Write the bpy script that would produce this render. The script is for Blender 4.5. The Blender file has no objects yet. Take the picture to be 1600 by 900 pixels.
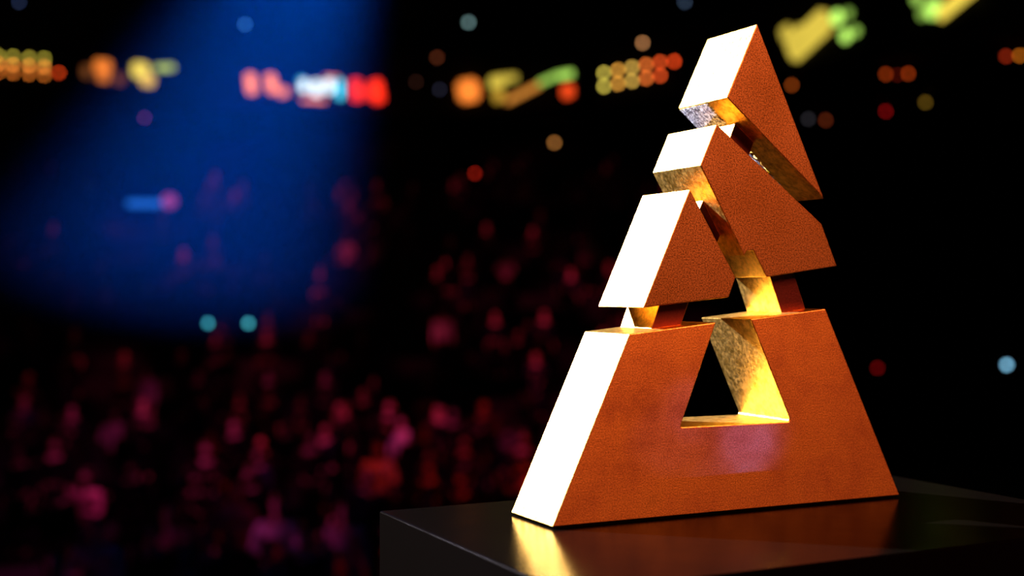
import bpy, bmesh, math, random
from mathutils import Vector, Matrix

scene = bpy.context.scene
COL = scene.collection
rnd = random.Random(7)

# ------------------------------------------------------------------ camera
F = 2003.5                      # focal length in pixels of the 1600 px wide frame
HORIZON = 455.3                 # image row of the horizon
PLINTH_TOP = 4.00
CAM_Z = PLINTH_TOP + 0.14844
ALPHA = math.radians(26.25)     # the trophy front is turned this far from the image plane
EU = Vector((math.cos(ALPHA), math.sin(ALPHA), 0))
ED = Vector((-math.sin(ALPHA), math.cos(ALPHA), 0))
ORIGIN = Vector(((863 - 800) / F * 0.8, 0.8, PLINTH_TOP))   # front left foot of the trophy

cam_data = bpy.data.cameras.new('camera')
cam = bpy.data.objects.new('camera', cam_data)
COL.objects.link(cam)
cam.location = (0, 0, CAM_Z)
cam.rotation_euler = (math.pi / 2, 0, 0)
cam_data.sensor_width = 36.0
cam_data.lens = 36.0 * F / 1600.0
cam_data.shift_y = (HORIZON - 450) / 1600.0
cam_data.clip_start = 0.02
cam_data.clip_end = 300
cam_data.dof.use_dof = True
cam_data.dof.focus_distance = 0.855
cam_data.dof.aperture_fstop = 4.15
scene.camera = cam

# ------------------------------------------------------------------ world, exposure
world = bpy.data.worlds.new('world')
scene.world = world
world.use_nodes = True
world.node_tree.nodes['Background'].inputs[0].default_value = (0.02, 0.02, 0.05, 1)
world.node_tree.nodes['Background'].inputs[1].default_value = 0.02
vs = scene.view_settings
vs.view_transform = 'Standard'
vs.look = 'None'
vs.gamma = 1
vs.use_curve_mapping = False
vs.exposure = 0.0

# ------------------------------------------------------------------ lights
def aim(o, target):
    d = Vector(target) - o.location
    o.rotation_euler = d.to_track_quat('-Z', 'Y').to_euler()

def area(name, loc, target, size, power, color, size_y=None, spread=180):
    l = bpy.data.lights.new(name, 'AREA')
    l.energy = power; l.color = color; l.size = size
    if size_y:
        l.shape = 'RECTANGLE'; l.size_y = size_y
    l.spread = math.radians(spread)
    o = bpy.data.objects.new(name, l); COL.objects.link(o)
    o.location = loc; aim(o, target)
    return o

def spot(name, loc, target, angle, power, color, blend=0.3, radius=0.1, gobo=None):
    l = bpy.data.lights.new(name, 'SPOT')
    l.energy = power; l.color = color; l.spot_size = math.radians(angle)
    l.spot_blend = blend; l.shadow_soft_size = radius
    o = bpy.data.objects.new(name, l); COL.objects.link(o)
    o.location = loc; aim(o, target)
    if gobo:                                   # unseen breakup gobo, added for patchy light
        l.use_nodes = True
        nt = l.node_tree
        em = nt.nodes['Emission']
        tc = nt.nodes.new('ShaderNodeTexCoord')
        nz = nt.nodes.new('ShaderNodeTexNoise'); nz.inputs['Scale'].default_value = gobo
        nz.inputs['Detail'].default_value = 1.0
        rp = nt.nodes.new('ShaderNodeValToRGB')
        rp.color_ramp.elements[0].position = 0.50; rp.color_ramp.elements[0].color = (0.01, 0.01, 0.01, 1)
        rp.color_ramp.elements[1].position = 0.66; rp.color_ramp.elements[1].color = (1, 1, 1, 1)
        nt.links.new(tc.outputs['Normal'], nz.inputs['Vector'])
        nt.links.new(nz.outputs['Fac'], rp.inputs['Fac'])
        nt.links.new(rp.outputs['Color'], em.inputs['Strength'])
    return o

def loc(u, d, w):
    return ORIGIN + EU * u + ED * d + Vector((0, 0, w))

T = 0.0585
CENTRE = loc(0.14, T / 2, 0.14)
# hard back light, left, low
key_dir = (EU * -1.33 + ED * 1.70 + Vector((0, 0, 1.12))).normalized()
spot('key_back_spot', CENTRE + key_dir * 4.2, CENTRE, 14, 7200, (1.0, 0.93, 0.82), 0.2, 0.06)
# orange red wash from the house right
area('amber_wash', CENTRE + Vector((0.78, -0.72, 0.62)) * 2.3, loc(0.09, 0, 0.04), 1.2, 9.6, (1.0, 0.20, 0.06), 1.2, 50)
# purple lantern low in the house, glancing off the front
spot('purple_spot', CENTRE + Vector((0.87, -0.465, -0.16)) * 5.0, loc(0.124, 0, 0.043), 0.62, 900, (0.09, 0.12, 1.0), 1.0, 0.02, gobo=160)
# added lilac pin spot that makes the highlight on the left plinth edge
spot('added_edge_spot', CENTRE + (EU * -0.33 + ED * 0.87 + Vector((0, 0, 0.35))) * 4.0, loc(-0.082, -0.03, 0.0), 1.9, 2400, (0.80, 0.74, 1.0), 0.4, 0.06)
# added cool pin spot behind the plinth, brightening the underside of the peak block
spot('added_underside_spot', loc(0.155 + 0.12, 0.045 + 1.40, 0.262 - 1.10), loc(0.152, 0.045, 0.268), 2.1, 150, (0.74, 0.78, 1.0), 0.5, 0.05)
# blue beam through the haze, coming down from above the audience towards the stage front
spot('blue_beam', (-1.15, 14.0, 10.5), (-2.42, 9.5, 4.4), 21, 25000, (0.0, 0.115, 1.0), 1.0, 0.15)
# coloured washes over the audience
spot('magenta_wash', (-5.5, 15.3, 15.0), (-6.0, 22.5, 1.0), 58, 7500, (1.0, 0.06, 0.40), 0.6, 0.3, gobo=9)
spot('red_wash', (1.4, 15.3, 15.0), (0.9, 22.5, 1.0), 50, 6500, (1.0, 0.03, 0.015), 0.6, 0.3, gobo=9)
o = spot('magenta_side_wash', (-12.0, 12.6, 1.9), (0.0, 13.2, 1.45), 30, 1500, (1.0, 0.06, 0.45), 0.5, 0.2, gobo=14)
o.scale = (1.0, 0.35, 1.0)
o = spot('red_side_wash', (11.0, 12.6, 1.9), (0.0, 13.2, 1.45), 30, 900, (1.0, 0.03, 0.05), 0.5, 0.2, gobo=14)
o.scale = (1.0, 0.35, 1.0)
spot('stand_wash', (-3.0, 20.0, 16.0), (-4.5, 37.0, 4.0), 64, 13000, (1.0, 0.05, 0.16), 0.6, 0.3, gobo=10)

# ------------------------------------------------------------------ helpers
def mesh_obj(name, bm, mat=None, parent=None):
    me = bpy.data.meshes.new(name)
    bm.normal_update()
    bm.to_mesh(me); bm.free()
    o = bpy.data.objects.new(name, me)
    COL.objects.link(o)
    if mat is not None:
        for m in (mat if isinstance(mat, (list, tuple)) else [mat]):
            me.materials.append(m)
    if parent is not None:
        o.parent = parent
    return o

def empty(name, location=(0, 0, 0), rz=0.0):
    o = bpy.data.objects.new(name, None)
    COL.objects.link(o)
    o.empty_display_size = 0.1
    o.location = location
    o.rotation_euler = (0, 0, rz)
    return o

def tag(o, label=None, cat=None, group=None, kind=None):
    if label: o['label'] = label
    if cat: o['category'] = cat
    if group: o['group'] = group
    if kind: o['kind'] = kind
    return o

def structure(name, bm, mat):
    o = mesh_obj(name, bm, mat)
    o['kind'] = 'structure'
    return o

def add_box(bm, x0, x1, y0, y1, z0, z1):
    vs_ = [bm.verts.new(p) for p in ((x0, y0, z0), (x1, y0, z0), (x1, y1, z0), (x0, y1, z0),
                                     (x0, y0, z1), (x1, y0, z1), (x1, y1, z1), (x0, y1, z1))]
    for f in ((0, 3, 2, 1), (4, 5, 6, 7), (0, 1, 5, 4), (1, 2, 6, 5), (2, 3, 7, 6), (3, 0, 4, 7)):
        bm.faces.new([vs_[i] for i in f])
    return vs_

def box_bm(*a):
    bm = bmesh.new(); add_box(bm, *a); return bm

# ------------------------------------------------------------------ materials
def principled(name, color, rough=0.5, metal=0.0, spec=0.5):
    m = bpy.data.materials.new(name)
    m.use_nodes = True
    b = m.node_tree.nodes['Principled BSDF']
    b.inputs['Base Color'].default_value = (*color, 1)
    b.inputs['Roughness'].default_value = rough
    b.inputs['Metallic'].default_value = metal
    b.inputs['Specular IOR Level'].default_value = spec
    return m, b

def noise(nt, scale, detail=4, coord='Object', rough=0.6, mapping_scale=None):
    tc = nt.nodes.new('ShaderNodeTexCoord')
    n = nt.nodes.new('ShaderNodeTexNoise')
    n.inputs['Scale'].default_value = scale
    n.inputs['Detail'].default_value = detail
    n.inputs['Roughness'].default_value = rough
    src = tc.outputs[coord]
    if mapping_scale:
        mp = nt.nodes.new('ShaderNodeMapping')
        mp.inputs['Scale'].default_value = mapping_scale
        nt.links.new(src, mp.inputs['Vector']); src = mp.outputs['Vector']
    nt.links.new(src, n.inputs['Vector'])
    return n

def ramp(nt, fac, stops):
    r = nt.nodes.new('ShaderNodeValToRGB')
    els = r.color_ramp.elements
    while len(els) < len(stops): els.new(0.5)
    for e, (p, c) in zip(els, stops):
        e.position = p; e.color = (*c, 1) if len(c) == 3 else c
    nt.links.new(fac, r.inputs['Fac'])
    return r

def bump(nt, height, bsdf, strength, dist=0.0005, chain=None):
    b = nt.nodes.new('ShaderNodeBump')
    b.inputs['Strength'].default_value = strength
    b.inputs['Distance'].default_value = dist
    nt.links.new(height, b.inputs['Height'])
    if chain is not None:
        nt.links.new(chain.outputs['Normal'], b.inputs['Normal'])
    nt.links.new(b.outputs['Normal'], bsdf.inputs['Normal'])
    return b

# gilded sides
gold, gb = principled('gold_leaf', (0.95, 0.58, 0.11), 0.34, 1.0)
gb.inputs['Specular Tint'].default_value = (0.92, 0.64, 0.25, 1)
nt = gold.node_tree
n1 = noise(nt, 170, 8, rough=0.75)
r1 = ramp(nt, n1.outputs['Fac'], [(0.34, (0.36, 0.20, 0.03)), (0.58, (0.97, 0.63, 0.22))])
nt.links.new(r1.outputs['Color'], gb.inputs['Base Color'])
n2 = noise(nt, 420, 4)
rr = ramp(nt, n2.outputs['Fac'], [(0.3, (0.28,) * 3), (0.7, (0.46,) * 3)])
nt.links.new(rr.outputs['Color'], gb.inputs['Roughness'])
bump(nt, n2.outputs['Fac'], gb, 0.25, 0.0004)

# patinated copper-gold front: grainy, with faint dark stains
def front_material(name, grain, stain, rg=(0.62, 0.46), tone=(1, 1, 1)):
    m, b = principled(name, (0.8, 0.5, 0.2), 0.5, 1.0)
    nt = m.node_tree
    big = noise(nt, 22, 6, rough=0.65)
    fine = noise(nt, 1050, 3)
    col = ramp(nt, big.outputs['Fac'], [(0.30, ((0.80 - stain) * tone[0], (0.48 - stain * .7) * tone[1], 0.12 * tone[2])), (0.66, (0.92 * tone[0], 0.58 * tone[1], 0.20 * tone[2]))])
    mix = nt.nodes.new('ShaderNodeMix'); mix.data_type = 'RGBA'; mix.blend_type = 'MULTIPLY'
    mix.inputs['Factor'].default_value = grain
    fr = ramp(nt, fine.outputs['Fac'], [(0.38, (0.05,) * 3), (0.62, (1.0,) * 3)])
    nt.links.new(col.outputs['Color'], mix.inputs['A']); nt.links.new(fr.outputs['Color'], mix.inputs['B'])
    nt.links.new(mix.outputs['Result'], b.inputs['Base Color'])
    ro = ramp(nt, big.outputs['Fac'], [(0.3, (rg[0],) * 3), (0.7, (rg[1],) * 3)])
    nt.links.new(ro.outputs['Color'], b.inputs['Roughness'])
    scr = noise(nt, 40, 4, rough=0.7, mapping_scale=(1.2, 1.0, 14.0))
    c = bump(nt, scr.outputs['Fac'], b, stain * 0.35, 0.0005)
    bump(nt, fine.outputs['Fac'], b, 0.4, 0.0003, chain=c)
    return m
front_grain = front_material('copper_front_grainy', 0.75, 0.05, tone=(0.52, 0.55, 0.80))
front_worn = front_material('copper_front_worn', 0.5, 0.36)
spacer_face = front_material('spacer_shaded_gold', 0.15, 0.1, (0.42, 0.36), (0.20, 0.10, 0.40))  # shade of the recesses is put into this darker tone

silver, sb = principled('silver_glint', (0.86, 0.87, 0.92), 0.42, 1.0)  # blue-white reflection put into a silvery colour
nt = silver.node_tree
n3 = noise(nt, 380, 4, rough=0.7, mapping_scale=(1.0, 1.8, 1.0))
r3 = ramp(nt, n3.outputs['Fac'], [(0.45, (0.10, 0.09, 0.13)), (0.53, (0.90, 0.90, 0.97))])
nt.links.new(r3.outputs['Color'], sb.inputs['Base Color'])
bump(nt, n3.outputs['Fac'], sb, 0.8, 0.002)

black_gloss, bb = principled('black_lacquer', (0.0012, 0.0009, 0.0009), 0.16, 0.0, 0.75)
nt = black_gloss.node_tree
bb.inputs['IOR'].default_value = 1.05
bb.inputs['Specular IOR Level'].default_value = 0.5
n4 = noise(nt, 900, 2)
dust = ramp(nt, n4.outputs['Fac'], [(0.74, (0.0012, 0.0009, 0.0009)), (0.80, (0.02, 0.018, 0.016))])
nt.links.new(dust.outputs['Color'], bb.inputs['Base Color'])
n5 = noise(nt, 30, 4)
pr = ramp(nt, n5.outputs['Fac'], [(0.3, (0.16,) * 3), (0.75, (0.23,) * 3)])
nt.links.new(pr.outputs['Color'], bb.inputs['Roughness'])

dark, db = principled('dark_concrete', (0.012, 0.012, 0.013), 0.9, 0, 0.1)
nt = dark.node_tree
nd = noise(nt, 1.5, 5)
rd = ramp(nt, nd.outputs['Fac'], [(0.3, (0.006, 0.006, 0.007)), (0.7, (0.016, 0.016, 0.018))])
nt.links.new(rd.outputs['Color'], db.inputs['Base Color'])
black_matt, _ = principled('black_housing', (0.008, 0.008, 0.009), 0.6, 0, 0.2)

def emitter(name, color, strength):
    m = bpy.data.materials.new(name)
    m.use_nodes = True
    nt = m.node_tree
    nt.nodes.clear()
    e = nt.nodes.new('ShaderNodeEmission'); o = nt.nodes.new('ShaderNodeOutputMaterial')
    e.inputs['Color'].default_value = (*color, 1); e.inputs['Strength'].default_value = strength
    nt.links.new(e.outputs[0], o.inputs['Surface'])
    m.cycles.emission_sampling = 'NONE'
    return m

def lin(c):
    return tuple((x / 255 / 12.92) if x / 255 < 0.04045 else ((x / 255 + 0.055) / 1.055) ** 2.4 for x in c)

# ------------------------------------------------------------------ the arena
ARX0, ARX1, ARY0, ARY1, ARZ = -40.0, 40.0, -12.0, 56.0, 22.0
structure('floor', box_bm(ARX0, ARX1, ARY0, ARY1, -0.3, 0.0), dark)
structure('ceiling', box_bm(ARX0, ARX1, ARY0, ARY1, ARZ, ARZ + 0.3), dark)
structure('wall_back', box_bm(ARX0, ARX1, ARY1, ARY1 + 0.4, -0.3, ARZ + 0.3), dark)
structure('wall_front', box_bm(ARX0, ARX1, ARY0 - 0.4, ARY0, -0.3, ARZ + 0.3), dark)
structure('wall_left', box_bm(ARX0 - 0.4, ARX0, ARY0, ARY1, -0.3, ARZ + 0.3), dark)
structure('wall_right', box_bm(ARX1, ARX1 + 0.4, ARY0, ARY1, -0.3, ARZ + 0.3), dark)
STAGE = 2.5
structure('stage', box_bm(-12, 12, -8, 4.5, 0.0, STAGE), dark)

# raked stand: one stepped block
STAND_Y, STEP, RISE, NROW = 29.6, 1.1, 0.45, 17
bm = bmesh.new()
prof = []
z = 0.0
prof.append((STAND_Y, 0.0))
for k in range(NROW):
    y = STAND_Y + k * STEP
    z = 0.02 + RISE * k
    prof.append((y, z)); prof.append((y + STEP, z))
prof.append((STAND_Y + NROW * STEP, 0.0))
ring = []
for x in (-30, 30):
    ring.append([bm.verts.new((x, p[0], p[1])) for p in prof])
n = len(prof)
for i in range(n):
    j = (i + 1) % n
    bm.faces.new((ring[0][i], ring[0][j], ring[1][j], ring[1][i]))
bm.faces.new(ring[0][::-1]); bm.faces.new(ring[1])
bmesh.ops.recalc_face_normals(bm, faces=bm.faces)
structure('raked_stand', bm, dark)

# curved balcony front which carries the lit signs
FAS = [(-700, 42.0), (-300, 44.0), (50, 47.2), (300, 50.4), (550, 52.6), (800, 52.6), (1000, 49.3),
       (1270, 41.7), (1470, 37.6), (1650, 34.0), (2000, 29.0)]
def fascia_y(px):
    for (a, ya), (b, yb) in zip(FAS, FAS[1:]):
        if a <= px <= b:
            return ya + (yb - ya) * (px - a) / (b - a)
def fascia_pt(px, back=0.0):
    y = fascia_y(px) + back
    return Vector(((px - 800) / F * (y - back), y, 0))
bm = bmesh.new()
cols = []
for i in range(0, 55):
    px = -700 + i * 50
    p = fascia_pt(px)
    q = Vector((p.x, min(p.y + 0.5, 55.9), 0))
    cols.append([bm.verts.new((v.x, v.y, zz)) for v, zz in ((p, 11.35), (p, 14.0), (q, 14.0), (q, 11.35))])
for a, b in zip(cols, cols[1:]):
    for i in range(4):
        j = (i + 1) % 4
        bm.faces.new((a[i], b[i], b[j], a[j]))
bm.faces.new(cols[0]); bm.faces.new(cols[-1][::-1])
bmesh.ops.recalc_face_normals(bm, faces=bm.faces)
structure('balcony_front', bm, dark)
bm = bmesh.new()
cols = []
for i in range(0, 55):
    p = fascia_pt(-700 + i * 50)
    cols.append([bm.verts.new((v[0], v[1], zz)) for v, zz in (((p.x, p.y + .5), 11.35), ((p.x, p.y + .5), 11.65), ((p.x, ARY1), 11.65), ((p.x, ARY1), 11.35))])
for a, b in zip(cols, cols[1:]):
    for i in range(4):
        j = (i + 1) % 4
        bm.faces.new((a[i], b[i], b[j], a[j]))
bm.faces.new(cols[0]); bm.faces.new(cols[-1][::-1])
bmesh.ops.recalc_face_normals(bm, faces=bm.faces)
structure('balcony_deck', bm, dark)

# ------------------------------------------------------------------ plinth
bm = box_bm(-0.0733, 0.357, -0.152, 0.1116, STAGE - PLINTH_TOP, 0.0)
bmesh.ops.bevel(bm, geom=list(bm.edges), offset=0.0015, segments=4, profile=0.5, affect='EDGES')
plinth = mesh_obj('plinth', bm, black_gloss)
plinth.location = ORIGIN; plinth.rotation_euler = (0, 0, ALPHA)
tag(plinth, 'glossy black lacquered plinth carrying the gilded trophy', 'plinth')

# ------------------------------------------------------------------ trophy
trophy = empty('trophy', ORIGIN, ALPHA)
tag(trophy, 'stacked triangular gilded metal award trophy on the black plinth', 'trophy')

def prism(name, pts, y0, y1, fmat, bev=0.0007, fillet=None):
    """outline in the trophy's front plane (u, w), extruded front to back"""
    P = [Vector(p) for p in pts]
    if fillet:                                   # rounded inner corners
        out = []
        for i, p in enumerate(P):
            r = fillet.get(i)
            if not r:
                out.append(p); continue
            a = (P[i - 1] - p).normalized(); b = (P[(i + 1) % len(P)] - p).normalized()
            s = p + a * r; e = p + b * r
            for k in range(6):
                t = k / 5
                out.append(s * (1 - t) ** 2 + p * 2 * t * (1 - t) + e * t * t)
        P = out
    bm = bmesh.new()
    fr = [bm.verts.new((p.x, y0, p.y)) for p in P]
    bk = [bm.verts.new((p.x, y1, p.y)) for p in P]
    bm.faces.new(fr); bm.faces.new(bk[::-1])
    for i in range(len(P)):
        j = (i + 1) % len(P)
        bm.faces.new((fr[j], fr[i], bk[i], bk[j]))
    bmesh.ops.recalc_face_normals(bm, faces=bm.faces)
    sharp = [e for e in bm.edges if e.calc_face_angle(0) > 0.35]
    bmesh.ops.bevel(bm, geom=sharp, offset=bev, segments=2, profile=0.5, affect='EDGES')
    bm.normal_update()
    for f in bm.faces:
        f.material_index = 1 if abs(f.normal.y) > 0.95 else 0
    return mesh_obj(name, bm, [gold, fmat], trophy)

mesh_obj('base_pad', box_bm(0.004, 0.280, 0.003, T - 0.003, 0.0, 0.0014), black_matt, trophy)
prism('base_block', [(0, 0.0013), (0.2841, 0.0013), (0.2162, 0.1363), (0.152, 0.1297), (0.186, 0.0587), (0.0952, 0.0592),
                     (0.1237, 0.1278), (0.0564, 0.1211)], 0, T, front_worn, fillet={4: 0.004, 5: 0.0015})
prism('trapezoid_block', [(0.0666, 0.1378), (0.1341, 0.1445), (0.1398, 0.1578), (0.1028, 0.2159)], 0, T, front_grain)
prism('arm_block', [(0.1242, 0.2599), (0.1111, 0.232), (0.1467, 0.1723), (0.1488, 0.1758), (0.1541, 0.1763), (0.1653, 0.1581),
                    (0.2264, 0.1661), (0.2128, 0.1954)], 0, T, front_grain, bev=0.0006)
prism('peak_block', [(0.1576, 0.33), (0.1325, 0.2784), (0.215, 0.2129)], 0, T, front_grain)
# cool reflection put in as a silver sheet under the peak block
def glint_sheet(u0, u1, d0, seed):
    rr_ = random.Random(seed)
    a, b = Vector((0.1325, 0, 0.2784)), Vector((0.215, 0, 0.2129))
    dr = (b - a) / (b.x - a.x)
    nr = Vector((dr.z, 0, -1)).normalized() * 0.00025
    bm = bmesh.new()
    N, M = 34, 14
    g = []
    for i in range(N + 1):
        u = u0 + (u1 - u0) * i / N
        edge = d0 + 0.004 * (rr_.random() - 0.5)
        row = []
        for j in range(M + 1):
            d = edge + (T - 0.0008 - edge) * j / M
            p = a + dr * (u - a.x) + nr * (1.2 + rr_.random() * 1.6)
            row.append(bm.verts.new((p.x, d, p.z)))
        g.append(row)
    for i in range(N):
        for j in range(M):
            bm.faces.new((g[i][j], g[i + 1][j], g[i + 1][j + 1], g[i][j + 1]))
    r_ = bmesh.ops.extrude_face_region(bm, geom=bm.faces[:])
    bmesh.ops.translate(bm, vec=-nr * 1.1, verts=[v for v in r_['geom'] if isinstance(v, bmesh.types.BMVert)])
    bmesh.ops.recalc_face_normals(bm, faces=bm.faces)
    return tag(mesh_obj('silver_glint_sheet', bm, silver, trophy), 'silvery reflection of cool light, a thin crinkled sheet')
glint_sheet(0.1335, 0.1500, 0.42 * T, 1)
glint_sheet(0.1672, 0.2080, 0.50 * T, 2)
S0, S1 = 0.27 * T, 0.95 * T
for pts in ([(0.0826, 0.1234), (0.1062, 0.1258), (0.1131, 0.1425), (0.0894, 0.1402)],
            [(0.1903, 0.1336), (0.2113, 0.1358), (0.2005, 0.1628), (0.1797, 0.1601)],
            [(0.1165, 0.1944), (0.1242, 0.2102), (0.1382, 0.1867), (0.1313, 0.1711)],
            [(0.1431, 0.2462), (0.1507, 0.2641), (0.1664, 0.2517), (0.1592, 0.2344)]):
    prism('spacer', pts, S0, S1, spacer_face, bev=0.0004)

# ------------------------------------------------------------------ haze in the beam
hz = bpy.data.materials.new('stage_haze')
hz.use_nodes = True
nt = hz.node_tree; nt.nodes.clear()
vsn = nt.nodes.new('ShaderNodeVolumeScatter'); vo = nt.nodes.new('ShaderNodeOutputMaterial')
vsn.inputs['Color'].default_value = (0.9, 0.93, 1, 1)
vsn.inputs['Density'].default_value = 0.03
nt.links.new(vsn.outputs[0], vo.inputs['Volume'])
bm = bmesh.new()                                # its underside climbs towards the stage
hv = add_box(bm, -8.0, -0.5, 5.2, 15.0, 2.05, 13.0)
hv[0].co.z = hv[1].co.z = 5.7
haze = mesh_obj('haze', bm, hz)
tag(haze, 'thin haze in the air in front of the crowd, lit by the blue beam', 'haze', kind='stuff')

# ------------------------------------------------------------------ lit signs on the balcony front
def glyph_bm(kind, w, h):
    bm = bmesh.new()
    if kind == 'bar':
        add_box(bm, -w / 2, w / 2, -0.06, 0, -h / 2, h / 2)
    elif kind == 'dot':
        r = bmesh.ops.create_uvsphere(bm, u_segments=14, v_segments=8, radius=w / 2)
        bmesh.ops.scale(bm, vec=(1, 0.4, 1), verts=bm.verts)
    bmesh.ops.bevel(bm, geom=[e for e in bm.edges], offset=min(w, h) * 0.15, segments=2, affect='EDGES') if kind == 'bar' else None
    return bm

EMIT = {}
def led(color, k):
    key = (color, k)
    if key not in EMIT:
        EMIT[key] = emitter('lit_led', lin(color), k)
    return EMIT[key]

def led_sign(label, items, margin=12):
    """items: (kind, px, py, width px, height px, tilt degrees, colour, strength)"""
    xs = [i[1] for i in items]; ys = [i[2] for i in items]
    x0, x1 = min(xs) - margin, max(xs) + margin
    y0, y1 = min(ys) - margin, max(ys) + margin
    pxc, pyc = (x0 + x1) / 2, (y0 + y1) / 2
    pc = fascia_pt(pxc)
    t = (fascia_pt(pxc + 20) - fascia_pt(pxc - 20)).normalized()
    nrm = Vector((t.y, -t.x, 0))
    rz = math.atan2(t.y, t.x)
    Y = pc.y
    off = max((fascia_pt(x0 + (x1 - x0) * q / 12) - pc).dot(nrm) for q in range(13))
    base = pc + nrm * (off + 0.14)
    root = empty('led_sign', (base.x, base.y, CAM_Z + (HORIZON - pyc) / F * Y), rz)
    tag(root, label, 'sign', 'lit signs along the balcony front')
    def local(px, py):                       # point of the sign face seen along that ray
        d = Vector(((px - 800) / F, 1, (HORIZON - py) / F))
        s = (base - Vector((0, 0, 0))).dot(nrm) / d.dot(nrm)
        P = d * s
        return (P - base).dot(t), CAM_Z + P.z - root.location.z, s
    ax, az, _ = local(x0, y1); bx, bz, _ = local(x1, y0)
    cx_, cz_, _ = local(x0, y0); dx_, dz_, _ = local(x1, y1)
    zl, zh = min(az, bz, cz_, dz_), max(az, bz, cz_, dz_)
    mesh_obj('housing', box_bm(ax, bx, 0.0, 0.13, zl, zh), black_matt, root)
    for kind, px, py, w, h, tilt, c, k in items:
        lx, lz, s = local(px, py)
        sc = s / F
        fore = max(0.5, t.x)
        o = mesh_obj('lit_character', glyph_bm(kind, w * sc / fore, h * sc), led(c, k), root)
        o.location = (lx, -0.02, lz)
        o.rotation_euler = (0, math.radians(tilt), 0)
    return root

OR, YE, GR = (255, 135, 50), (228, 200, 75), (165, 215, 90)
RD, SA, CY, WH = (255, 45, 20), (255, 130, 75), (70, 190, 220), (225, 240, 245)
DR = (230, 70, 25)
items = []
for i, x in enumerate((-3, 20, 45, 69)):
    for j, (dy, c) in enumerate(((0, (205, 190, 70)), (13, (250, 150, 60)), (26, OR))):
        items.append(('dot', x, 87 + i * 1.5 + dy, 5, 5, 0, c, (6.5, 9.5, 5.5)[j]))
items.append(('dot', 92, 114, 5, 5, 0, DR, 8.0))
led_sign('amber dotted sign at the far left end of the balcony', items)
led_sign('orange and yellow sign with a pale green tail, left of the blue beam',
         [('bar', 134, 112, 10, 18, 0, (150, 85, 40), 0.8), ('bar', 160, 104, 22, 20, 0, OR, 1.3), ('bar', 161, 121, 16, 14, 0, OR, 1.0),
          ('bar', 186, 124, 12, 16, 0, (170, 90, 60), 0.6), ('bar', 219, 110, 22, 24, 0, YE, 1.7), ('bar', 230, 126, 18, 18, 0, (240, 190, 80), 1.4),
          ('bar', 257, 106, 26, 10, -8, (190, 210, 90), 1.3)])
led_sign('salmon red sign with two upright strokes inside the blue beam',
         [('bar', 392, 131, 15, 32, -8, SA, 2.0), ('bar', 424, 131, 15, 30, -12, SA, 2.0), ('bar', 442, 144, 16, 14, -20, SA, 1.6)])
led_sign('white and cyan sign in the middle of the blue beam',
         [('bar', 474, 134, 11, 20, 0, WH, 2.4), ('bar', 494, 138, 13, 24, 0, WH, 2.4), ('bar', 514, 135, 13, 22, 0, WH, 2.3),
          ('bar', 531, 140, 9, 30, 0, CY, 3.0), ('bar', 471, 126, 10, 8, 0, CY, 2.2), ('bar', 518, 121, 22, 4, 0, SA, 1.6), ('bar', 490, 157, 36, 5, 0, SA, 2.0)])
led_sign('bright red sign at the right edge of the blue beam',
         [('bar', 557, 141, 18, 34, -6, RD, 2.0), ('bar', 589, 143, 20, 36, -10, RD, 2.2), ('bar', 573, 146, 18, 18, -6, RD, 1.2)])
led_sign('single solid orange sign right of the beam',
         [('bar', 732, 142, 34, 34, -10, OR, 1.3)])
led_sign('yellow and green sign with a long slanted stroke',
         [('bar', 778, 128, 24, 18, -6, YE, 1.0), ('bar', 800, 122, 18, 12, 4, YE, 0.8), ('bar', 780, 150, 16, 18, -10, (200, 155, 50), 1.0),
          ('bar', 818, 146, 56, 10, -19, (235, 150, 60), 0.9), ('bar', 858, 124, 34, 9, -16, GR, 1.1), ('bar', 885, 117, 22, 11, -4, GR, 1.5),
          ('bar', 888, 143, 16, 20, 0, DR, 1.5)])
items = []
for j in range(2):
    for i in range(5):
        c = [(215, 195, 80), (235, 165, 65), (225, 180, 80), (245, 120, 50), (235, 85, 35)][i]
        items.append(('dot', 944 + i * 22 + j * 0, 114 + j * 21 - i * 4.2, 5, 5, 0, c, 7.5))
items.append(('dot', 1054, 96, 5, 5, 0, DR, 8.0))
led_sign('amber sign of double dotted rows beside the trophy peak', items)
led_sign('yellow slanted sign with green dots right of the trophy peak',
         [('bar', 1230, 52, 12, 24, -20, YE, 0.8), ('bar', 1244, 72, 16, 30, -24, YE, 0.9), ('bar', 1247, 60, 22, 30, -27, YE, 0.9), ('bar', 1266, 56, 52, 40, -29, YE, 1.0),
          ('dot', 1308, 28, 14, 14, 0, GR, 2.0), ('dot', 1326, 21, 9, 9, 0, GR, 0.8), ('dot', 1322, 56, 12, 12, 0, GR, 1.9), ('dot', 1338, 49, 9, 9, 0, GR, 1.1)])
led_sign('yellow sign with green dots at the top right corner',
         [('bar', 1497, 2, 42, 22, -25, YE, 1.3), ('dot', 1459, 14, 16, 16, 0, GR, 1.8), ('dot', 1442, 22, 9, 9, 0, GR, 0.8), ('dot', 1434, -2, 10, 10, 0, GR, 1.2)])

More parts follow.
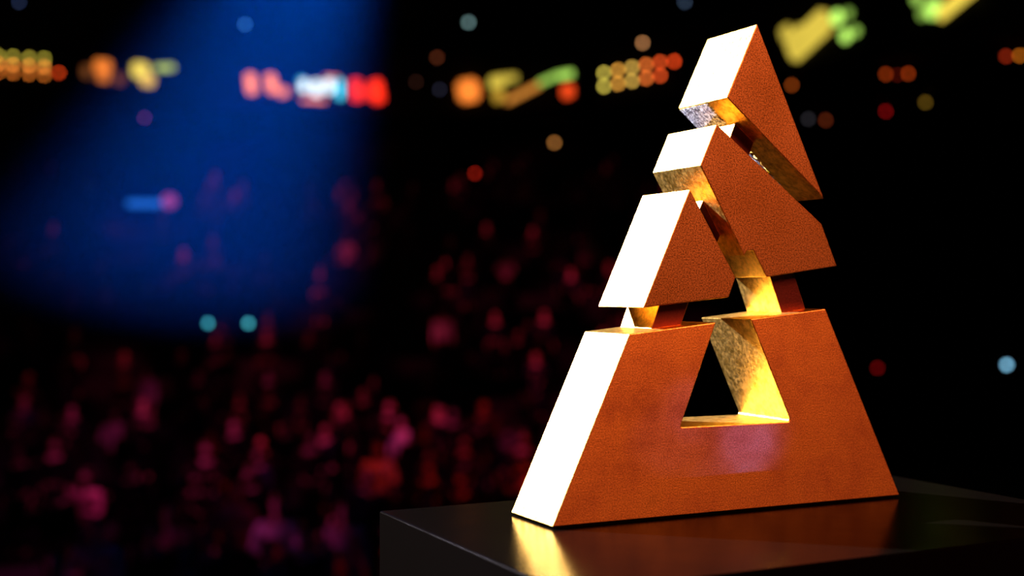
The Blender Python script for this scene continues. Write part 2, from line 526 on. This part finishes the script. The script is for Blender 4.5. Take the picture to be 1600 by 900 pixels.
# ------------------------------------------------------------------ single lamps
def lamp(label, px, py, Y, diam, color, k, name='wall_lamp', cat='lamp', group='small lamps far off in the dark arena'):
    if Y is None: Y = mount_y(px, py)
    P = Vector(((px - 800) / F * Y, Y, CAM_Z + (HORIZON - py) / F * Y))
    root = empty(name, P)
    tag(root, label, cat, group)
    r = diam * 0.55 / 2 * Y / F
    k *= 2.7
    bm = bmesh.new()
    bmesh.ops.create_cone(bm, cap_ends=True, segments=20, radius1=r * 1.25, radius2=r * 0.7, depth=r * 1.6,
                          matrix=Matrix.Translation((0, r * 0.8, 0)) @ Matrix.Rotation(math.pi / 2, 4, 'X').inverted())
    mesh_obj('housing', bm, black_matt, root)
    bm = bmesh.new()
    bmesh.ops.create_uvsphere(bm, u_segments=18, v_segments=9, radius=r)
    bmesh.ops.scale(bm, vec=(1, 0.35, 1), verts=bm.verts)
    l = mesh_obj('lens', bm, led(color, k), root)
    l.location = (0, -r * 0.05, 0)
    return root

WB = None
def mount_y(px, py):
    fy = fascia_y(px)
    zt = CAM_Z + (HORIZON - py) / F * fy
    if zt > 14.0: return 55.6                                   # back wall above the balcony
    if zt > 11.35: return fy - 0.35                             # balcony front
    return min(55.6, (11.35 - 0.25 - CAM_Z) * F / (HORIZON - py))   # balcony soffit
lamp('pale teal lamp high on the back wall above the orange sign', 732, 35, WB, 12, (140, 180, 180), 1.2)
lamp('dim brown lamp high on the wall right of the beam', 683, 90, WB, 10, (190, 95, 60), 0.7)
lamp('warm white lamp high on the wall left of the trophy peak', 1004, 67, WB, 10, (240, 165, 105), 2.0)
lamp('lone warm lamp under the balcony left of the trophy', 866, 223, WB, 10, (230, 150, 75), 1.6)
lamp('lone dark red lamp under the balcony', 742, 271, 45.8, 10, (230, 45, 25), 1.1)
lamp('faint blue lamp inside the top of the beam', 383, 38, WB, 13, (60, 140, 220), 1.3)
lamp('faint mauve lamp in the left half of the beam', 226, 184, WB, 11, (150, 70, 150), 0.9)
lamp('very dim brown lamp right of the red sign', 650, 128, WB, 10, (120, 70, 55), 0.5)
lamp('very dim grey lamp left of the orange sign', 687, 140, WB, 10, (90, 90, 120), 0.6)
lamp('slate blue lamp at the top edge left of the trophy', 1070, 3, WB, 10, (100, 125, 160), 0.9)
lamp('slate blue lamp at the top left corner', 30, 3, WB, 10, (90, 110, 170), 0.8)
lamp('dim amber lamp just right of the peak block', 1237, 133, WB, 11, (220, 100, 30), 1.0)
lamp('faint grey lamp right of the trophy upper slope', 1263, 186, WB, 10, (110, 105, 115), 0.5)
lamp('faint orange lamp right of the trophy upper slope', 1290, 188, WB, 10, (190, 80, 40), 0.7)
lamp('dark red lamp below the dim amber row', 1384, 174, WB, 10, (220, 25, 30), 0.9)
lamp('dull olive lamp right of the dark red lamp', 1446, 160, WB, 11, (170, 130, 40), 0.9)
lamp('left lamp of the dim amber row under the balcony', 1384, 116, WB, 11, (230, 85, 25), 1.0)
lamp('middle lamp of the dim amber row under the balcony', 1402, 117, WB, 8, (190, 50, 25), 0.7)
lamp('right lamp of the dim amber row under the balcony', 1419, 115, WB, 11, (230, 85, 25), 1.1)
lamp('dark orange lamp near the right edge', 1572, 88, WB, 11, (225, 65, 30), 1.1)
lamp('brighter amber lamp at the right edge', 1593, 87, WB, 11, (240, 130, 30), 1.5)
lamp('pale blue lamp alone at the right edge', 1573, 570, 29.4, 14, (130, 195, 230), 2.0)
lamp('left of the two teal lamps in front of the raked stand', 325, 505, 29.5, 14, (70, 190, 215), 1.3)
lamp('right of the two teal lamps in front of the raked stand', 388, 505, 29.5, 14, (75, 195, 215), 1.4)
lamp('faint red lamp low in the dark right of the trophy', 1371, 575, 29.4, 11, (200, 15, 25), 0.6)
lamp('pink lamp at the end of the blue tube light', 265, 314, 38.0, 40, (190, 75, 150), 0.3)
# blue tube beside the pink lamp
P = Vector(((226 - 800) / F * 38, 38.0, CAM_Z + (HORIZON - 318) / F * 38))
tube = empty('tube_light', P)
tag(tube, 'short blue tube light inside the blue beam', 'lamp')
bm = bmesh.new()
bmesh.ops.create_cone(bm, cap_ends=True, segments=14, radius1=0.1, radius2=0.1, depth=1.0, matrix=Matrix.Rotation(math.pi / 2, 4, 'Y'))
mesh_obj('tube', bm, led((40, 120, 235), 0.9), tube)
mesh_obj('housing', box_bm(-0.55, 0.55, 0.1, 0.2, -0.14, 0.14), black_matt, tube)

# ------------------------------------------------------------------ the audience
def skin_mesh(verts, edges, radii, root, levels=1):
    me = bpy.data.meshes.new('tmp_skin')
    me.from_pydata(verts, edges, [])
    o = bpy.data.objects.new('tmp_skin', me)
    COL.objects.link(o)
    m = o.modifiers.new('skin', 'SKIN'); m.use_smooth_shade = True
    s = o.modifiers.new('sub', 'SUBSURF'); s.levels = levels; s.render_levels = levels
    if not me.skin_vertices:
        bpy.context.view_layer.update()
    lay = me.skin_vertices[0].data if me.skin_vertices else None
    for i, r in enumerate(radii):
        lay[i].radius = r if isinstance(r, tuple) else (r, r)
        lay[i].use_root = (i == root)
    bpy.context.view_layer.update()
    dg = bpy.context.evaluated_depsgraph_get()
    new = bpy.data.meshes.new_from_object(o.evaluated_get(dg))
    bpy.data.objects.remove(o); bpy.data.meshes.remove(me)
    return new

def figure_skeleton(pose):
    """standing figure facing -Y, 1.75 m, feet at z = 0"""
    V, E, R = [], [], []
    def add(p, r, prev=None):
        V.append(p); R.append(r); i = len(V) - 1
        if prev is not None: E.append((prev, i))
        return i
    pel = add((0, 0, 0.96), (0.155, 0.115))
    waist = add((0, 0, 1.10), (0.135, 0.10), pel)
    chest = add((0, 0, 1.30), (0.165, 0.115), waist)
    up = add((0, 0, 1.42), (0.13, 0.09), chest)
    neck = add((0, -0.005, 1.50), 0.055, up)
    jaw = add((0, -0.03, 1.57), (0.062, 0.07), neck)
    face = add((0, -0.02, 1.65), (0.078, 0.095), jaw)
    crown = add((0, 0.0, 1.73), (0.055, 0.065), face)
    for s in (-1, 1):
        hip = add((s * 0.10, 0, 0.90), 0.095, pel)
        knee = add((s * 0.11, -0.015, 0.50), 0.06, hip)
        ank = add((s * 0.115, 0.02, 0.09), 0.042, knee)
        add((s * 0.125, -0.14, 0.035), 0.035, ank)
        sh = add((s * 0.185, 0, 1.415), 0.062, up)
        if pose == 'clap':
            el = add((s * 0.26, -0.08, 1.15), 0.045, sh)
            wr = add((s * 0.10, -0.30, 1.22), 0.029, el)
            hd = Vector((s * 0.055, -0.375, 1.28)); fdir = Vector((-s * 0.05, -0.55, 0.85)).normalized(); side = Vector((0, -0.8, -0.5)).normalized()
        elif pose == 'raise' and s == 1:
            el = add((s * 0.30, -0.10, 1.58), 0.045, sh)
            wr = add((s * 0.24, -0.16, 1.82), 0.029, el)
            hd = Vector((s * 0.235, -0.175, 1.90)); fdir = Vector((0, -0.1, 1)).normalized(); side = Vector((1, 0, 0))
        else:
            el = add((s * 0.24, 0.02, 1.13), 0.045, sh)
            wr = add((s * 0.235, -0.06, 0.90), 0.029, el)
            hd = Vector((s * 0.23, -0.085, 0.83)); fdir = Vector((0, -0.2, -1)).normalized(); side = Vector((0, 1, 0))
        palm = add(tuple(hd), (0.034, 0.02), wr)
        for k, ln in zip((-1.5, -0.5, 0.5, 1.5), (0.065, 0.08, 0.075, 0.055)):
            a = hd + fdir * 0.035 + side * (k * 0.019)
            i1 = add(tuple(a), 0.0095, palm)
            b = a + fdir * ln * 0.55 + Vector((0, -0.006, 0))
            i2 = add(tuple(b), 0.0085, i1)
            add(tuple(b + fdir * ln * 0.45 + Vector((0, -0.018, 0))), 0.007, i2)
        tb = hd - side * 0.036 - fdir * 0.01
        i1 = add(tuple(tb), 0.011, palm)
        add(tuple(tb - side * 0.02 + fdir * 0.035), 0.009, i1)
    return V, E, R

def features(me):
    """nose, brow, mouth and ears pushed out of the head"""
    for v in me.vertices:
        c = v.co
        if c.z > 1.54 and abs(c.x) < 0.025 and c.y < -0.06 and 1.60 < c.z < 1.67:
            c.y -= 0.022 * (1 - abs(c.x) / 0.025)
        if 1.60 < c.z < 1.68 and abs(c.x) > 0.06 and -0.02 < c.y < 0.04:
            c.x *= 1.12
    return me

SHIRT_Z = None
def clothes_mesh(pose, kind):
    V, E, R = [], [], []
    def add(p, r, prev=None):
        V.append(p); R.append(r); i = len(V) - 1
        if prev is not None: E.append((prev, i))
        return i
    if kind == 'jacket':
        pel = add((0, 0, 0.90), (0.18, 0.14))
        waist = add((0, 0, 1.10), (0.155, 0.12), pel)
        chest = add((0, 0, 1.30), (0.185, 0.135), waist)
        up = add((0, 0, 1.425), (0.14, 0.10), chest)
        add((0, -0.003, 1.475), 0.07, up)
        for s in (-1, 1):
            sh = add((s * 0.19, 0, 1.42), 0.075, up)
            if pose == 'clap':
                el = add((s * 0.262, -0.08, 1.15), 0.058, sh); add((s * 0.115, -0.28, 1.212), 0.042, el)
            elif pose == 'raise' and s == 1:
                el = add((s * 0.302, -0.10, 1.58), 0.058, sh); add((s * 0.246, -0.155, 1.79), 0.042, el)
            else:
                el = add((s * 0.242, 0.02, 1.13), 0.058, sh); add((s * 0.236, -0.05, 0.93), 0.042, el)
    else:
        pel = add((0, 0, 0.97), (0.17, 0.13))
        for s in (-1, 1):
            hip = add((s * 0.10, 0, 0.88), 0.11, pel)
            knee = add((s * 0.11, -0.01, 0.50), 0.078, hip)
            add((s * 0.115, 0.015, 0.11), 0.062, knee)
    return skin_mesh(V, E, R, 0)

def hair_mesh(long):
    bm = bmesh.new()
    bmesh.ops.create_uvsphere(bm, u_segments=18, v_segments=12, radius=1)
    for v in bm.verts:
        x, y, zz = v.co
        v.co = (x * 0.098, 0.012 + y * 0.112, 1.675 + zz * 0.098)
        if y < -0.1 and zz < 0.55:                       # leave the face free
            v.co.y = 0.012 + 0.0 * y - 0.01
            v.co.x *= 0.95
        if long and zz < 0 and y > -0.2:
            v.co.z -= 0.16 * -zz
            v.co.y += 0.01
    me = bpy.data.meshes.new('hair'); bm.to_mesh(me); bm.free()
    for p in me.polygons: p.use_smooth = True
    return me

skins = [principled('skin_tone', c, 0.5)[0] for c in ((0.55, 0.34, 0.25), (0.42, 0.25, 0.18), (0.20, 0.11, 0.07))]
hairs = [principled('hair_colour', c, 0.6)[0] for c in ((0.01, 0.008, 0.006), (0.05, 0.025, 0.012), (0.22, 0.14, 0.06))]
cloth_dark = [principled('dark_cloth', c, 0.9, 0, 0.05)[0] for c in ((0.008, 0.008, 0.01), (0.02, 0.012, 0.012), (0.012, 0.014, 0.03))]
cloth_pale = [principled('pale_cloth', c, 0.9, 0, 0.1)[0] for c in ((0.75, 0.72, 0.70), (0.60, 0.50, 0.48), (0.55, 0.25, 0.28))]

PROTO = {}
for pose in ('stand', 'clap', 'raise'):
    body = features(skin_mesh(*figure_skeleton(pose), 0))
    PROTO[pose] = (body, clothes_mesh(pose, 'jacket'), clothes_mesh(pose, 'trousers'))
HAIR = (hair_mesh(False), hair_mesh(True))

def colour(o, m):
    if not o.data.materials: o.data.materials.append(None)
    o.material_slots[0].link = 'OBJECT'
    o.material_slots[0].material = m

def person(x, y, z, label, group, pale=False, pose=None, parts=True):
    pose = pose or rnd.choice(('stand', 'clap', 'clap', 'raise', 'stand'))
    root = empty('person', (x, y, z), rnd.uniform(-0.35, 0.35))
    tag(root, label, 'person', group)
    sc = rnd.uniform(0.93, 1.05)
    root.scale = (sc, sc, sc)
    bd, jk, tr = PROTO[pose]
    sk = rnd.choice(skins[:2] if pale else skins)  # brighter light on these people is put into paler skin and jackets
    for nm, me, m in (('body', bd, sk), ('jacket', jk, rnd.choice(cloth_pale if pale and rnd.random() < 0.3 else cloth_dark)),
                      ('trousers', tr, rnd.choice(cloth_dark)), ('hair', rnd.choice(HAIR), rnd.choice(hairs))):
        o = bpy.data.objects.new(nm, me); COL.objects.link(o); o.parent = root
        colour(o, m)
    return root

def ground(y):
    if y < STAND_Y: return 0.0
    return 0.02 + RISE * min(NROW - 1, int((y - STAND_Y) / STEP))

ROWS = [10.6 + 1.35 * k for k in range(14)] + [STAND_Y + STEP * (k + 0.55) for k in range(NROW)]
def row_for(py):
    best = min(ROWS, key=lambda y: abs(HORIZON + (CAM_Z - ground(y) - 1.55) / y * F - py))
    return best

taken = {}
def free(x, y):
    r = round(y, 2)
    if all(abs(x - q) > 0.56 for q in taken.get(r, [])):
        taken.setdefault(r, []).append(x); return True
    return False

SPOTS = [(165, 440), (230, 440), (255, 452), (300, 420), (345, 415), (382, 423), (415, 405), (480, 322), (530, 300), (545, 322),
         (487, 380), (541, 389), (590, 388), (500, 427), (527, 462), (566, 517), (285, 545), (80, 255), (140, 270),
         (230, 587), (310, 600), (375, 610), (420, 625), (470, 610), (180, 660), (255, 670), (300, 670), (135, 750), (160, 768),
         (205, 737), (280, 733), (390, 745), (370, 792), (435, 797), (265, 808), (295, 800), (85, 875), (150, 847), (240, 855),
         (290, 885), (325, 860), (375, 840), (425, 875), (480, 860), (590, 707), (540, 800), (570, 825), (525, 880), (30, 712),
         (627, 660), (527, 663), (670, 733), (725, 703), (803, 667), (718, 748), (563, 793), (810, 543), (847, 517), (692, 507),
         (696, 477), (790, 412), (797, 461), (885, 461), (850, 514), (818, 288), (908, 316), (640, 356), (920, 391), (808, 747)]
for px, py in SPOTS:
    y = row_for(py)
    x = (px - 800) / F * y
    if not free(x, y): continue
    g = ground(y)
    if g == 0:
        person(x, y, 0, 'standing person brightly lit, a reddish blur among the crowd on the arena floor', 'brightly lit people on the arena floor', True)
    else:
        person(x, y, g, 'standing person brightly lit, a reddish blur on the raked stand', 'brightly lit people on the raked stand', True)

for y in ROWS:
    step = 0.85 if y < STAND_Y else 1.15
    drop = 0.45 if y < STAND_Y else 0.55
    x = -0.42 * y + rnd.uniform(0, 0.5)
    while x < 0.16 * y:
        x += step * rnd.uniform(0.85, 1.3)
        px = 800 + x / y * F
        pyh = HORIZON + (CAM_Z - ground(y) - 1.75) / y * F
        if rnd.random() < drop or px < -25 or (px > 590 and pyh > 770) or px > 1040 or pyh > 905: continue
        if px > 860 and pyh > 560: continue
        if not free(x, y): continue
        if ground(y) == 0:
            person(x, y, 0, 'standing person hardly lit, blurred among the crowd on the arena floor', 'hardly lit people on the arena floor')
        else:
            person(x, y, ground(y), 'standing person hardly lit, blurred on the raked stand', 'hardly lit people on the raked stand')
print('PEOPLE', len([o for o in bpy.data.objects if o.name.startswith('person')]))
